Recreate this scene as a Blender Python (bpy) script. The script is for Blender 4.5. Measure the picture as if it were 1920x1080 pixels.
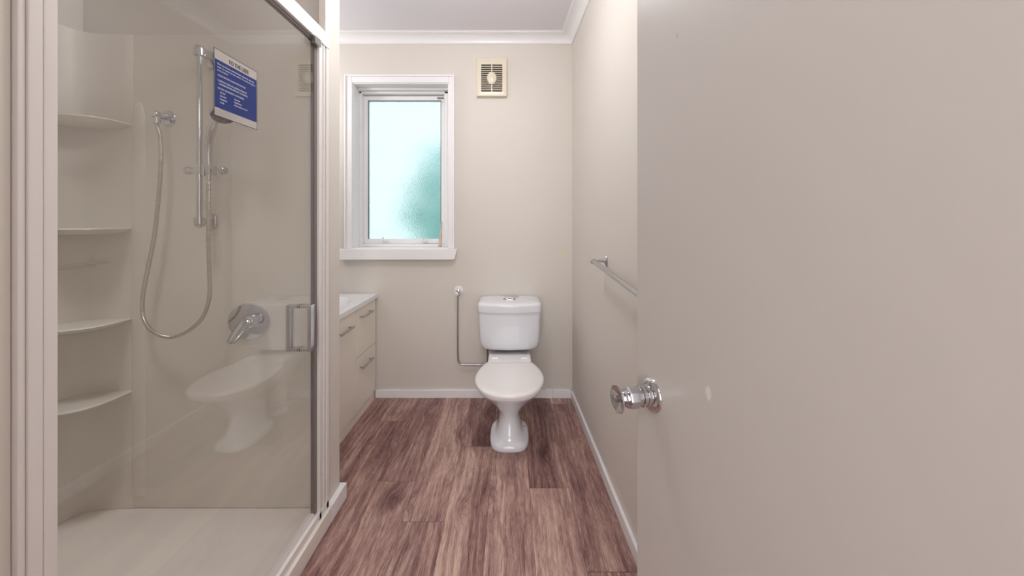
import bpy, bmesh, math, random
from mathutils import Vector, Matrix
random.seed(4)
PI = math.pi
for o in list(bpy.data.objects): bpy.data.objects.remove(o)
sc = bpy.context.scene
COL = sc.collection

# ---------------------------------------------------------------- camera
F = 696.0; HX = 957.0; HY = 412.0; EYE = 1.148
cd = bpy.data.cameras.new('camera'); cam = bpy.data.objects.new('camera', cd); COL.objects.link(cam)
cd.sensor_width = 36; cd.lens = F / 1920 * 36
cd.shift_x = (960 - HX) / 1920; cd.shift_y = -(540 - HY) / 1920
cd.clip_start = 0.02
cam.location = (0, 0, EYE); cam.rotation_euler = (PI/2, 0, 0)
sc.camera = cam
sc.view_settings.view_transform = 'Standard'; sc.view_settings.look = 'None'
sc.view_settings.gamma = 1; sc.view_settings.use_curve_mapping = False
sc.view_settings.exposure = 0.10

# ---------------------------------------------------------------- world: pale overcast daylight
w = bpy.data.worlds.new('overcast_sky'); sc.world = w; w.use_nodes = True
bg = w.node_tree.nodes['Background']
bg.inputs[0].default_value = (0.78, 0.96, 1.0, 1); bg.inputs[1].default_value = 1.15

def lamp(name, kind, loc, power, col, size, size_y=None, rot=(0,0,0)):
    l = bpy.data.lights.new(name, kind); l.energy = power; l.color = col
    if kind == 'AREA':
        l.size = size
        if size_y: l.shape = 'RECTANGLE'; l.size_y = size_y
        else: l.shape = 'DISK'
    else: l.shadow_soft_size = size
    o = bpy.data.objects.new(name, l); COL.objects.link(o); o.location = loc; o.rotation_euler = rot
    return o
lamp('bathroom_light', 'POINT', (-0.20, 1.32, 2.19), 13.5, (0.985, 0.99, 1.0), 0.12)
sh = lamp('shower_fill_spot', 'SPOT', (-1.22, 0.86, 2.30), 36, (0.985, 0.99, 1.0), 0.14); sh.data.spot_size = 1.35; sh.data.spot_blend = 1.0  # unseen spot added to brighten the tray and lower shower walls
lamp('hall_fill_area', 'AREA', (-0.15, -1.84, 1.25), 28, (0.96, 0.98, 1.0), 1.5, 1.7, (PI/2, 0, 0))  # unseen area fill added in the hall to even out the walls
lamp('vanity_fill_light', 'POINT', (-1.50, 1.98, 1.90), 7.0, (0.95, 0.98, 1.0), 0.06)  # hidden fill added behind the nib to lift the right wall
lamp('hall_fill_light', 'POINT', (0.0, -0.80, 2.08), 19.0, (0.985, 0.985, 1.0), 0.16)  # unseen lamp added behind the camera for frontal fill

# ---------------------------------------------------------------- helpers
def at(px, py, Y):
    s = F / Y
    return Vector(((px - HX) / s, Y, EYE - (py - HY) / s))

def new_mat(name): 
    m = bpy.data.materials.new(name); m.use_nodes = True
    return m, m.node_tree.nodes, m.node_tree.links, m.node_tree.nodes['Principled BSDF']
def srgb(r, g, b):
    f = lambda c: (c/255/12.92) if c/255 <= 0.04045 else ((c/255+0.055)/1.055)**2.4
    return (f(r), f(g), f(b), 1)
def simple(name, col, rough=0.5, metal=0.0, bump=0.0, bscale=200.0, coat=0.0, var=0.0, spec=0.5):
    m, n, l, p = new_mat(name)
    p.inputs['Base Color'].default_value = col
    p.inputs['Roughness'].default_value = rough
    p.inputs['Metallic'].default_value = metal
    p.inputs['Coat Weight'].default_value = coat
    p.inputs['Coat Roughness'].default_value = 0.04
    p.inputs['Specular IOR Level'].default_value = spec
    tc = n.new('ShaderNodeTexCoord')
    if bump:
        t = n.new('ShaderNodeTexNoise'); t.inputs['Scale'].default_value = bscale; t.inputs['Detail'].default_value = 3
        l.new(tc.outputs['Object'], t.inputs['Vector'])
        b = n.new('ShaderNodeBump'); b.inputs['Strength'].default_value = bump; b.inputs['Distance'].default_value = 0.002
        l.new(t.outputs['Fac'], b.inputs['Height']); l.new(b.outputs['Normal'], p.inputs['Normal'])
    if var:
        t2 = n.new('ShaderNodeTexNoise'); t2.inputs['Scale'].default_value = 2.2; t2.inputs['Detail'].default_value = 4
        l.new(tc.outputs['Object'], t2.inputs['Vector'])
        mx = n.new('ShaderNodeMix'); mx.data_type = 'RGBA'
        mx.inputs['A'].default_value = tuple(c*(1-var) for c in col[:3]) + (1,)
        mx.inputs['B'].default_value = tuple(min(1, c*(1+var)) for c in col[:3]) + (1,)
        l.new(t2.outputs['Fac'], mx.inputs['Factor']); l.new(mx.outputs['Result'], p.inputs['Base Color'])
    return m

WALLC = srgb(221, 214, 206)
def paint_with_marks(name, col, marks, rough, bump, bscale, stretch=(1,1,1), coat=0.0):
    """painted surface with a few small chips at given object-space points"""
    m, n, l, p = new_mat(name)
    p.inputs['Roughness'].default_value = rough; p.inputs['Coat Weight'].default_value = coat
    tc = n.new('ShaderNodeTexCoord')
    mp = n.new('ShaderNodeMapping'); mp.inputs['Scale'].default_value = stretch
    l.new(tc.outputs['Object'], mp.inputs['Vector'])
    t = n.new('ShaderNodeTexNoise'); t.inputs['Scale'].default_value = bscale; t.inputs['Detail'].default_value = 4
    l.new(mp.outputs['Vector'], t.inputs['Vector'])
    b = n.new('ShaderNodeBump'); b.inputs['Strength'].default_value = bump; b.inputs['Distance'].default_value = 0.002
    l.new(t.outputs['Fac'], b.inputs['Height']); l.new(b.outputs['Normal'], p.inputs['Normal'])
    t2 = n.new('ShaderNodeTexNoise'); t2.inputs['Scale'].default_value = 1.8; t2.inputs['Detail'].default_value = 5
    l.new(tc.outputs['Object'], t2.inputs['Vector'])
    mx = n.new('ShaderNodeMix'); mx.data_type = 'RGBA'
    mx.inputs['A'].default_value = tuple(c*0.965 for c in col[:3]) + (1,)
    mx.inputs['B'].default_value = tuple(min(1, c*1.035) for c in col[:3]) + (1,)
    l.new(t2.outputs['Fac'], mx.inputs['Factor'])
    last = mx.outputs['Result']
    nz = n.new('ShaderNodeTexNoise'); nz.inputs['Scale'].default_value = 70; nz.inputs['Detail'].default_value = 3
    l.new(tc.outputs['Object'], nz.inputs['Vector'])
    for (pt, r, sc3, mc) in marks:
        sub = n.new('ShaderNodeVectorMath'); sub.operation = 'SUBTRACT'; sub.inputs[1].default_value = pt
        l.new(tc.outputs['Object'], sub.inputs[0])
        mul = n.new('ShaderNodeVectorMath'); mul.operation = 'MULTIPLY'; mul.inputs[1].default_value = sc3
        l.new(sub.outputs[0], mul.inputs[0])
        ln = n.new('ShaderNodeVectorMath'); ln.operation = 'LENGTH'; l.new(mul.outputs[0], ln.inputs[0])
        add = n.new('ShaderNodeMath'); add.operation = 'MULTIPLY_ADD'
        l.new(nz.outputs['Fac'], add.inputs[0]); add.inputs[1].default_value = r*1.8; l.new(ln.outputs['Value'], add.inputs[2])
        lt = n.new('ShaderNodeMapRange'); lt.inputs['From Min'].default_value = r*1.62; lt.inputs['From Max'].default_value = r*1.9
        lt.inputs['To Min'].default_value = 0.75; lt.inputs['To Max'].default_value = 0.0
        l.new(add.outputs[0], lt.inputs['Value'])
        mm = n.new('ShaderNodeMix'); mm.data_type = 'RGBA'
        l.new(last, mm.inputs['A']); mm.inputs['B'].default_value = mc; l.new(lt.outputs['Result'], mm.inputs['Factor'])
        last = mm.outputs['Result']
    l.new(last, p.inputs['Base Color'])
    return m

M = {}
M['wall'] = simple('wall_paint', WALLC, 0.55, bump=0.12, bscale=140, var=0.03)
M['wall_back'] = paint_with_marks('back_wall_paint', WALLC, [((0.326, 2.40, 0.934), 0.026, (1, 0, 1.5), srgb(228, 214, 180))], 0.5, 0.12, 140)
M['ceiling'] = simple('ceiling_paint', srgb(230, 226, 232), 0.7, bump=0.08, bscale=160)
M['trim'] = simple('white_gloss_trim', srgb(243, 241, 242), 0.32, bump=0.08, bscale=60)
M['door'] = paint_with_marks('door_paint', srgb(207, 199, 192), [((0, 0, 0), 0.0001, (1,1,1), (1,1,1,1))], 0.36, 0.16, 55, (1, 1, 0.25))
M['porcelain'] = simple('white_vitreous_china', srgb(236, 238, 244), 0.12, coat=0.6)
M['seat'] = simple('white_seat_plastic', srgb(240, 236, 234), 0.2, coat=0.3)
M['chrome'] = simple('chrome', (0.62, 0.62, 0.64, 1), 0.07, 1.0)
M['satin'] = simple('satin_chrome', (0.52, 0.51, 0.52, 1), 0.25, 1.0)
M['dark'] = simple('cavity_shade', (0.03, 0.022, 0.02, 1), 0.8)  # near-black stand-in for shade inside the fan
M['liner'] = simple('shower_acrylic', srgb(229, 222, 212), 0.42, coat=0.0, var=0.012)
M['tray'] = simple('shower_tray_acrylic', srgb(238, 232, 224), 0.35)
M['alu'] = simple('white_powdercoated_aluminium', srgb(234, 229, 226), 0.35)
M['seal'] = simple('grey_seal', srgb(120, 112, 110), 0.4)
M['edge'] = simple('greenish_glass_edge', srgb(172, 188, 200), 0.15)
M['fan'] = simple('cream_fan_plastic', srgb(230, 220, 200), 0.3)
M['vanity'] = simple('vanity_melamine', srgb(240, 232, 220), 0.4)
M['bench'] = simple('vanity_top_gloss', srgb(236, 237, 240), 0.12, coat=0.4)
M['stick'] = simple('pale_wood', srgb(205, 184, 165), 0.6)
M['plastic'] = simple('white_plastic', srgb(235, 232, 230), 0.4)
M['rubber'] = simple('grey_rubber', srgb(92, 82, 80), 0.6)
M['black_text'] = simple('dark_lettering', srgb(46, 44, 52), 0.5)
M['white_text'] = simple('pale_lettering', srgb(205, 205, 220), 0.5)
M['label'] = simple('label_white', srgb(212, 204, 198), 0.4)
M['hose'] = simple('ribbed_steel_hose', srgb(204, 195, 184), 0.30, 1.0)
M['leaf'] = simple('hedge_leaf', srgb(112, 200, 190), 0.7)
M['outside'] = simple('pale_fence', srgb(205, 235, 230), 0.8)

def glass_mat():
    m, n, l, p = new_mat('clear_toughened_glass'); n.remove(p)
    out = n['Material Output']
    g = n.new('ShaderNodeNewGeometry')
    dt = n.new('ShaderNodeVectorMath'); dt.operation = 'DOT_PRODUCT'
    l.new(g.outputs['Normal'], dt.inputs[0]); l.new(g.outputs['Incoming'], dt.inputs[1])
    ab = n.new('ShaderNodeMath'); ab.operation = 'ABSOLUTE'; l.new(dt.outputs['Value'], ab.inputs[0])
    om = n.new('ShaderNodeMath'); om.operation = 'SUBTRACT'; om.inputs[0].default_value = 1; l.new(ab.outputs[0], om.inputs[1]); om.use_clamp = True
    pw = n.new('ShaderNodeMath'); pw.operation = 'POWER'; l.new(om.outputs[0], pw.inputs[0]); pw.inputs[1].default_value = 5
    ma = n.new('ShaderNodeMath'); ma.operation = 'MULTIPLY_ADD'; l.new(pw.outputs[0], ma.inputs[0]); ma.inputs[1].default_value = 0.9; ma.inputs[2].default_value = 0.10
    tr = n.new('ShaderNodeBsdfTransparent'); tr.inputs[0].default_value = (0.965, 0.965, 0.96, 1)
    gl = n.new('ShaderNodeBsdfGlossy'); gl.inputs['Roughness'].default_value = 0.0
    mx = n.new('ShaderNodeMixShader'); l.new(ma.outputs[0], mx.inputs[0]); l.new(tr.outputs[0], mx.inputs[1]); l.new(gl.outputs[0], mx.inputs[2])
    l.new(mx.outputs[0], out.inputs['Surface'])
    return m
M['glass'] = glass_mat()

def translucent_film():
    m, n, l, p = new_mat('blue_printed_film')
    p.inputs['Base Color'].default_value = srgb(34, 58, 132); p.inputs['Roughness'].default_value = 0.35
    tr = n.new('ShaderNodeBsdfTransparent'); tr.inputs[0].default_value = (0.30, 0.38, 0.75, 1)
    mx = n.new('ShaderNodeMixShader'); mx.inputs[0].default_value = 0.72
    l.new(tr.outputs[0], mx.inputs[1]); l.new(p.outputs[0], mx.inputs[2]); l.new(mx.outputs[0], n['Material Output'].inputs['Surface'])
    return m
M['blue'] = translucent_film()
def white_film():
    m, n, l, p = new_mat('clear_white_film')
    p.inputs['Base Color'].default_value = srgb(205, 198, 194); p.inputs['Roughness'].default_value = 0.35
    tr = n.new('ShaderNodeBsdfTransparent')
    mx = n.new('ShaderNodeMixShader'); mx.inputs[0].default_value = 0.5
    l.new(tr.outputs[0], mx.inputs[1]); l.new(p.outputs[0], mx.inputs[2]); l.new(mx.outputs[0], n['Material Output'].inputs['Surface'])
    return m
M['film'] = white_film()

def frosted():
    m, n, l, p = new_mat('frosted_window_glass')
    p.inputs['Base Color'].default_value = (0.97, 1.0, 1.0, 1)
    p.inputs['Transmission Weight'].default_value = 1.0
    p.inputs['Roughness'].default_value = 0.42; p.inputs['IOR'].default_value = 1.3
    tc = n.new('ShaderNodeTexCoord')
    v = n.new('ShaderNodeTexVoronoi'); v.inputs['Scale'].default_value = 120
    l.new(tc.outputs['Object'], v.inputs['Vector'])
    b = n.new('ShaderNodeBump'); b.inputs['Strength'].default_value = 0.8; b.inputs['Distance'].default_value = 0.004
    l.new(v.outputs['Distance'], b.inputs['Height']); l.new(b.outputs['Normal'], p.inputs['Normal'])
    return m
M['frost'] = frosted()

def wood_floor():
    m, n, l, p = new_mat('mauve_brown_plank_vinyl')
    tc = n.new('ShaderNodeTexCoord')
    seed = n.new('ShaderNodeAttribute'); seed.attribute_name = 'plank_seed'
    tone = n.new('ShaderNodeAttribute'); tone.attribute_name = 'plank_tone'
    cmb = n.new('ShaderNodeCombineXYZ'); 
    for k, f in ((0, 3.7), (1, 11.3), (2, 5.1)):
        mu = n.new('ShaderNodeMath'); mu.operation = 'MULTIPLY'; mu.inputs[1].default_value = f
        l.new(seed.outputs['Fac'], mu.inputs[0]); l.new(mu.outputs[0], cmb.inputs[k])
    ad = n.new('ShaderNodeVectorMath'); ad.operation = 'ADD'; l.new(tc.outputs['Object'], ad.inputs[0]); l.new(cmb.outputs[0], ad.inputs[1])
    def noise(scale3, sc_, det, rough=0.55, dist=0.0, src=None):
        mp = n.new('ShaderNodeMapping'); mp.inputs['Scale'].default_value = scale3
        l.new(src or ad.outputs[0], mp.inputs['Vector'])
        t = n.new('ShaderNodeTexNoise'); t.inputs['Scale'].default_value = sc_; t.inputs['Detail'].default_value = det
        t.inputs['Roughness'].default_value = rough; t.inputs['Distortion'].default_value = dist
        l.new(mp.outputs[0], t.inputs['Vector']); return t.outputs['Fac']
    # warp sideways so the grain wanders
    wv = noise((2, .8, 1), 2.2, 2)
    sb = n.new('ShaderNodeMath'); sb.operation = 'SUBTRACT'; l.new(wv, sb.inputs[0]); sb.inputs[1].default_value = 0.5
    sm = n.new('ShaderNodeMath'); sm.operation = 'MULTIPLY'; l.new(sb.outputs[0], sm.inputs[0]); sm.inputs[1].default_value = 0.055
    cx = n.new('ShaderNodeCombineXYZ'); l.new(sm.outputs[0], cx.inputs[0])
    ad2 = n.new('ShaderNodeVectorMath'); ad2.operation = 'ADD'; l.new(ad.outputs[0], ad2.inputs[0]); l.new(cx.outputs[0], ad2.inputs[1])
    # knots: pull the grain round scattered points
    km = n.new('ShaderNodeMapping'); km.inputs['Scale'].default_value = (5.5, 1.9, 1); l.new(ad2.outputs[0], km.inputs['Vector'])
    kv = n.new('ShaderNodeTexVoronoi'); kv.inputs['Scale'].default_value = 1.0; kv.inputs['Randomness'].default_value = 1.0; kv.voronoi_dimensions = '2D'
    l.new(km.outputs[0], kv.inputs['Vector'])
    kr = n.new('ShaderNodeMapRange'); kr.inputs['From Min'].default_value = 0.0; kr.inputs['From Max'].default_value = 0.24
    kr.inputs['To Min'].default_value = 1.0; kr.inputs['To Max'].default_value = 0.0; kr.interpolation_type = 'SMOOTHSTEP'
    l.new(kv.outputs['Distance'], kr.inputs['Value'])
    kx = n.new('ShaderNodeMath'); kx.operation = 'MULTIPLY'; kx.inputs[1].default_value = 0.028; l.new(kr.outputs['Result'], kx.inputs[0])
    kc = n.new('ShaderNodeCombineXYZ'); l.new(kx.outputs[0], kc.inputs[0])
    ad3 = n.new('ShaderNodeVectorMath'); ad3.operation = 'ADD'; l.new(ad2.outputs[0], ad3.inputs[0]); l.new(kc.outputs[0], ad3.inputs[1])
    src = ad3.outputs[0]
    broad = noise((9, 1.3, 1), 1.5, 5, 0.6, 0.5, src)
    mid = noise((48, 2.6, 1), 1.6, 5, 0.65, 0.2, src)
    fine = noise((210, 14, 1), 1.6, 4, 0.75, 0.2, src)
    blot = noise((7, 2.4, 1), 1.7, 4, 0.6, 0.5, src)
    wm = n.new('ShaderNodeMapping'); wm.inputs['Scale'].default_value = (1, .16, 1); l.new(src, wm.inputs['Vector'])
    wt = n.new('ShaderNodeTexWave'); wt.inputs['Scale'].default_value = 11; wt.inputs['Distortion'].default_value = 5; wt.inputs['Detail'].default_value = 3
    wt.inputs['Detail Scale'].default_value = 1.2; wt.bands_direction = 'X'
    l.new(wm.outputs[0], wt.inputs['Vector'])
    def madd(a, k, b):
        x = n.new('ShaderNodeMath'); x.operation = 'MULTIPLY_ADD'; l.new(a, x.inputs[0]); x.inputs[1].default_value = k
        if isinstance(b, float): x.inputs[2].default_value = b
        else: l.new(b, x.inputs[2])
        return x.outputs[0]
    v = madd(broad, 1.0, -0.685)
    v = madd(mid, 0.65, v); v = madd(fine, 1.05, v); v = madd(wt.outputs['Fac'], 0.085, v); v = madd(tone.outputs['Fac'], 1.0, v)
    v = madd(kr.outputs['Result'], -0.13, v)
    v = madd(v, 1.0, -0.12)
    cr = n.new('ShaderNodeValToRGB'); e = cr.color_ramp.elements
    e[0].position = 0.08; e[0].color = srgb(62, 38, 37)
    e[1].position = 0.95; e[1].color = srgb(214, 184, 168)
    for pos, c in ((0.30, (108, 73, 72)), (0.50, (143, 107, 102)), (0.70, (178, 143, 134))):
        x = e.new(pos); x.color = srgb(*c)
    l.new(v, cr.inputs[0])
    # dark smoky blotches (knots), warm
    bm_ = n.new('ShaderNodeMapRange'); bm_.inputs['From Min'].default_value = 0.57; bm_.inputs['From Max'].default_value = 0.78
    bm_.inputs['To Max'].default_value = 0.65
    l.new(blot, bm_.inputs['Value'])
    mx = n.new('ShaderNodeMix'); mx.data_type = 'RGBA'; l.new(bm_.outputs['Result'], mx.inputs['Factor'])
    l.new(cr.outputs['Color'], mx.inputs['A']); mx.inputs['B'].default_value = srgb(78, 50, 50)
    # thin dark pores
    pr = noise((260, 5, 1), 1.3, 2, 0.5, 0.0, ad2.outputs[0])
    pm = n.new('ShaderNodeMapRange'); pm.inputs['From Min'].default_value = 0.63; pm.inputs['From Max'].default_value = 0.72; pm.inputs['To Max'].default_value = 0.75
    l.new(pr, pm.inputs['Value'])
    mx2 = n.new('ShaderNodeMix'); mx2.data_type = 'RGBA'; l.new(pm.outputs['Result'], mx2.inputs['Factor'])
    l.new(mx.outputs['Result'], mx2.inputs['A']); mx2.inputs['B'].default_value = srgb(70, 46, 46)
    l.new(mx2.outputs['Result'], p.inputs['Base Color'])
    p.inputs['Roughness'].default_value = 0.42; p.inputs['Specular IOR Level'].default_value = 0.4
    b = n.new('ShaderNodeBump'); b.inputs['Strength'].default_value = 0.12; b.inputs['Distance'].default_value = 0.001
    l.new(fine, b.inputs['Height']); l.new(b.outputs['Normal'], p.inputs['Normal'])
    return m
M['floor'] = wood_floor()

class MB:
    def __init__(s): s.bm = bmesh.new()
    def box(s, x0, x1, y0, y1, z0, z1, mat=None):
        vs = [s.bm.verts.new((x, y, z)) for x in (x0, x1) for y in (y0, y1) for z in (z0, z1)]
        for f in ((0,1,3,2),(4,6,7,5),(0,4,5,1),(2,3,7,6),(0,2,6,4),(1,5,7,3)): s.bm.faces.new([vs[i] for i in f])
        if mat:
            for v in vs: v.co = mat @ v.co
        return s
    def rings(s, rings, cap0=True, cap1=True, closed=True):
        R = [[s.bm.verts.new(p) for p in r] for r in rings]
        n = len(R[0])
        for a, b in zip(R[:-1], R[1:]):
            for i in range(n if closed else n-1):
                j = (i+1) % n
                s.bm.faces.new((a[i], a[j], b[j], b[i]))
        if cap0: s.bm.faces.new(list(reversed(R[0])))
        if cap1: s.bm.faces.new(R[-1])
        return s
    def tube(s, pts, r, n=16, caps=True):
        pts = [Vector(p) for p in pts]; rr = r if isinstance(r, (list, tuple)) else [r]*len(pts)
        t0 = (pts[1]-pts[0]).normalized()
        up = Vector((0,0,1)) if abs(t0.z) < 0.9 else Vector((1,0,0))
        u = t0.cross(up).normalized(); rings = []
        for i, p in enumerate(pts):
            t = (pts[min(i+1, len(pts)-1)] - pts[max(i-1, 0)]).normalized()
            u = (u - t*u.dot(t)).normalized(); v = t.cross(u)
            rings.append([p + (u*math.cos(2*PI*k/n) + v*math.sin(2*PI*k/n))*rr[i] for k in range(n)])
        return s.rings(rings, caps, caps)
    def lathe(s, prof, origin, axis, n=40):
        """prof: list of (t along axis, radius)"""
        o = Vector(origin); a = Vector(axis).normalized()
        up = Vector((0,0,1)) if abs(a.z) < 0.9 else Vector((1,0,0))
        u = a.cross(up).normalized(); v = a.cross(u)
        return s.rings([[o + a*t + (u*math.cos(2*PI*k/n) + v*math.sin(2*PI*k/n))*max(r, 1e-5) for k in range(n)] for t, r in prof])
    def prism(s, outline, vec):
        vec = Vector(vec); a = [Vector(p) for p in outline]
        return s.rings([a, [p+vec for p in a]])
    def build(s, name, mat, parent=None, smooth=False, bevel=0.0, seg=2, sub=0):
        bmesh.ops.recalc_face_normals(s.bm, faces=s.bm.faces)
        me = bpy.data.meshes.new(name); s.bm.to_mesh(me); s.bm.free()
        o = bpy.data.objects.new(name, me); COL.objects.link(o)
        if mat is not None: me.materials.append(mat)
        if parent: o.parent = parent
        if bevel:
            b = o.modifiers.new('bevel', 'BEVEL'); b.width = bevel; b.segments = seg; b.limit_method = 'ANGLE'; b.angle_limit = 0.6
            for p in me.polygons: p.use_smooth = True
            wn = o.modifiers.new('wn', 'WEIGHTED_NORMAL'); wn.keep_sharp = True
        if sub:
            q = o.modifiers.new('sub', 'SUBSURF'); q.levels = sub; q.render_levels = sub
        if smooth:
            for p in me.polygons: p.use_smooth = True
            if smooth != True:
                me.set_sharp_from_angle(angle=smooth)
        return o
SM = math.radians(40)
def tag(o, label=None, cat=None, group=None, kind=None):
    if label: o['label'] = label
    if cat: o['category'] = cat
    if group: o['group'] = group
    if kind: o['kind'] = kind
    return o
def thing(name, label, cat, loc=(0,0,0), group=None, kind=None):
    o = bpy.data.objects.new(name, None); COL.objects.link(o); o.empty_display_size = 0.05
    tag(o, label, cat, group, kind); return o
def catmull(pts, k=8, closed=False):
    P = [Vector(p) for p in pts]; out = []
    n = len(P)
    for i in range(n if closed else n-1):
        p0 = P[(i-1) % n] if closed or i > 0 else P[0]; p1 = P[i]; p2 = P[(i+1) % n]; p3 = P[(i+2) % n] if closed or i+2 < n else P[-1]
        for j in range(k):
            t = j/k
            out.append(0.5*((2*p1) + (-p0+p2)*t + (2*p0-5*p1+4*p2-p3)*t*t + (-p0+3*p1-3*p2+p3)*t**3))
    if not closed: out.append(P[-1])
    return out
def struct(mb, name, mat, label=None, **k):
    o = mb.build(name, mat, **k); o['kind'] = 'structure'
    if label: o['label'] = label; o['category'] = name.split('_')[0]
    return o

# ================================================================ SETTING
D = 2.40; CEIL = 2.334
XL = -1.64
def xr(y): return 0.463 - 0.0262*y      # inner face of the right wall (very slightly out of square)

# floor with plank joints
seams = [-1.78, -1.61, -1.435, -1.26, -1.09, -0.915, -0.745, -0.58, -0.415, -0.25, -0.088, 0.082, 0.25, 0.43, 0.60, 0.78]
joint = {6: [0.95, 2.113], 7: [0.42, 1.63], 8: [0.20, 1.412], 9: [0.70, 1.88], 10: [-0.3, 0.95, 2.2], 11: [0.35, 1.589], 12: [1.21, 2.31]}
tones = {6: [0, -.07, .05], 7: [0, .02, -.06], 8: [0, -.02, .09], 9: [.02, .06, -.13], 10: [0, .02, .08, 0], 11: [0, .11, -.05], 12: [-.04, .0, .10]}
bm = bmesh.new(); info = []
for i in range(len(seams)-1):
    js = [-1.9] + joint.get(i, [random.uniform(-.3, .6), random.uniform(1.0, 2.0)]) + [D+0.1]
    for k in range(len(js)-1):
        vs = [bm.verts.new(p) for p in ((seams[i], js[k], 0), (seams[i+1]-0.0012, js[k], 0), (seams[i+1]-0.0012, js[k+1]-0.0015, 0), (seams[i], js[k+1]-0.0015, 0))]
        bm.faces.new(vs); t = tones.get(i, [0]*9)
        info.append((i*7+k*3+1, t[min(k, len(t)-1)]))
for a, b in ((seams[0], seams[-1]),):
    vs = [bm.verts.new(p) for p in ((a, -1.9, -0.0012), (b, -1.9, -0.0012), (b, D+.1, -0.0012), (a, D+.1, -0.0012))]
    bm.faces.new(vs); info.append((3, -0.35))
    vs = [bm.verts.new(p) for p in ((a, -1.9, -0.06), (b, -1.9, -0.06), (b, D+.1, -0.06), (a, D+.1, -0.06))]
    bm.faces.new(list(reversed(vs))); info.append((3, -0.35))
me = bpy.data.meshes.new('floor'); bm.to_mesh(me); bm.free()
a1 = me.attributes.new('plank_seed', 'FLOAT', 'FACE'); a2 = me.attributes.new('plank_tone', 'FLOAT', 'FACE')
for i, (s_, t_) in enumerate(info): a1.data[i].value = float(s_); a2.data[i].value = t_
me.materials.append(M['floor'])
fl = bpy.data.objects.new('floor', me); COL.objects.link(fl); fl['kind'] = 'structure'

struct(MB().box(-1.80, 0.80, -1.9, D+.1, CEIL, CEIL+.08), 'ceiling', M['ceiling'])

# back wall with the window opening
WX0, WX1, WZ0, WZ1 = -1.017, -0.397, 0.962, 2.027
b = MB(); T = 0.16
b.box(-1.80, WX0, D, D+T, 0, CEIL); b.box(WX1, 0.42, D, D+T, 0, CEIL)
b.box(WX0, WX1, D, D+T, 0, WZ0); b.box(WX0, WX1, D, D+T, WZ1, CEIL)
struct(b, 'wall_back', M['wall_back'])
# right wall
b = MB(); b.prism([(xr(-.1), -.1, 0), (xr(D+.1), D+.1, 0), (0.62, D+.1, 0), (0.62, -.1, 0)], (0, 0, CEIL)); struct(b, 'wall_right', M['wall'])
b = MB(); b.box(XL-.12, XL, -0.1, D, 0, CEIL); struct(b, 'wall_left', M['wall'])
# nib wall at the end of the shower
NX, NY0, NY1 = -0.700, 1.424, 1.522
b = MB(); b.box(XL, NX, NY0, NY1, 0, CEIL); b.box(NX-.028, NX, 1.408, 1.4245, 0, CEIL)
struct(b, 'wall_nib', M['wall'], bevel=0.002)
# wall in front of the shower, around the doorway
b = MB(); b.box(XL, NX, -0.10, 0.5216, 0, CEIL); struct(b, 'wall_near', M['wall'], bevel=0.003)
b = MB(); b.box(NX, -0.375, -0.10, 0, 0, CEIL); b.box(-0.375, 0.455, -0.10, 0, 2.03, CEIL); struct(b, 'wall_front', M['wall'])
# hall behind the viewer
b = MB(); b.box(-1.80, 0.80, -1.95, -1.85, 0, CEIL); b.box(-1.80, -1.70, -1.85, -.1, 0, CEIL); b.box(.70, .80, -1.85, -.1, 0, CEIL); b.box(.62, .70, -.1, 0, 0, CEIL); b.box(XL-.1,XL,-.1,-.099,0,CEIL)
struct(b, 'wall_hall', M['wall'])

# cornice (cove) : back and right
def cove(p0, p1, inward, name):
    p0 = Vector(p0); p1 = Vector(p1); i = Vector(inward)
    W, H = 0.078, 0.052
    prof = [(0, -H), (0.006, -H), (0.010, -H+.004)]
    for k in range(9):
        a = k/8*PI/2
        prof.append((0.010 + (W-.024)*(1-math.cos(a)), -H+.004 + (H-.012)*math.sin(a)))
    prof += [(W-.010, -.008), (W-.010, -.004), (W, -.003), (W, 0.0), (0, 0.0)]
    b = MB()
    rings = []
    for P, sgn in ((p0, -1), (p1, 1)):
        rings.append([P + i*u + Vector((0, 0, CEIL + z)) for u, z in prof])
    b.rings(rings)
    return b
i_r = Vector((-1, -0.0262, 0)).normalized()
b = cove((-1.64, D, 0), (xr(D), D, 0), (0, -1, 0), 'x')
struct(b, 'trim_1', M['trim'], smooth=math.radians(30))
b = cove((xr(D), D-.002, 0), (xr(0), 0, 0), i_r, 'x')
struct(b, 'trim_2', M['trim'], smooth=math.radians(30))

# baseboards
b = MB(); b.box(-0.868, 0.272, D-.014, D, 0, 0.052)
struct(b, 'baseboard_back', M['trim'], bevel=0.003)
b = MB(); b.box(0.222, 0.268, D-.018, D-.012, 0, 0.064); b.box(0.272, xr(D), D-.016, D, 0, 0.054)
struct(b, 'trim_3', M['trim'], bevel=0.003)
b = MB()
b.prism([(xr(0.95)-.014, .95, 0), (xr(D)-.014, D, 0), (xr(D), D, 0), (xr(.95), .95, 0)], (0, 0, .054))
b.prism([(xr(0.8)-.016, .8, 0), (xr(1.20)-.016, 1.20, 0), (xr(1.20), 1.20, 0), (xr(.8), .8, 0)], (0, 0, .066))
struct(b, 'baseboard_right', M['trim'], bevel=0.003)
b = MB(); b.box(NX, NX+.023, 1.4090, NY1+.014, 0, 0.062); b.box(XL, NX, NY1, NY1+.014, 0, .062)
struct(b, 'baseboard_left', M['trim'], bevel=0.0015)

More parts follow.
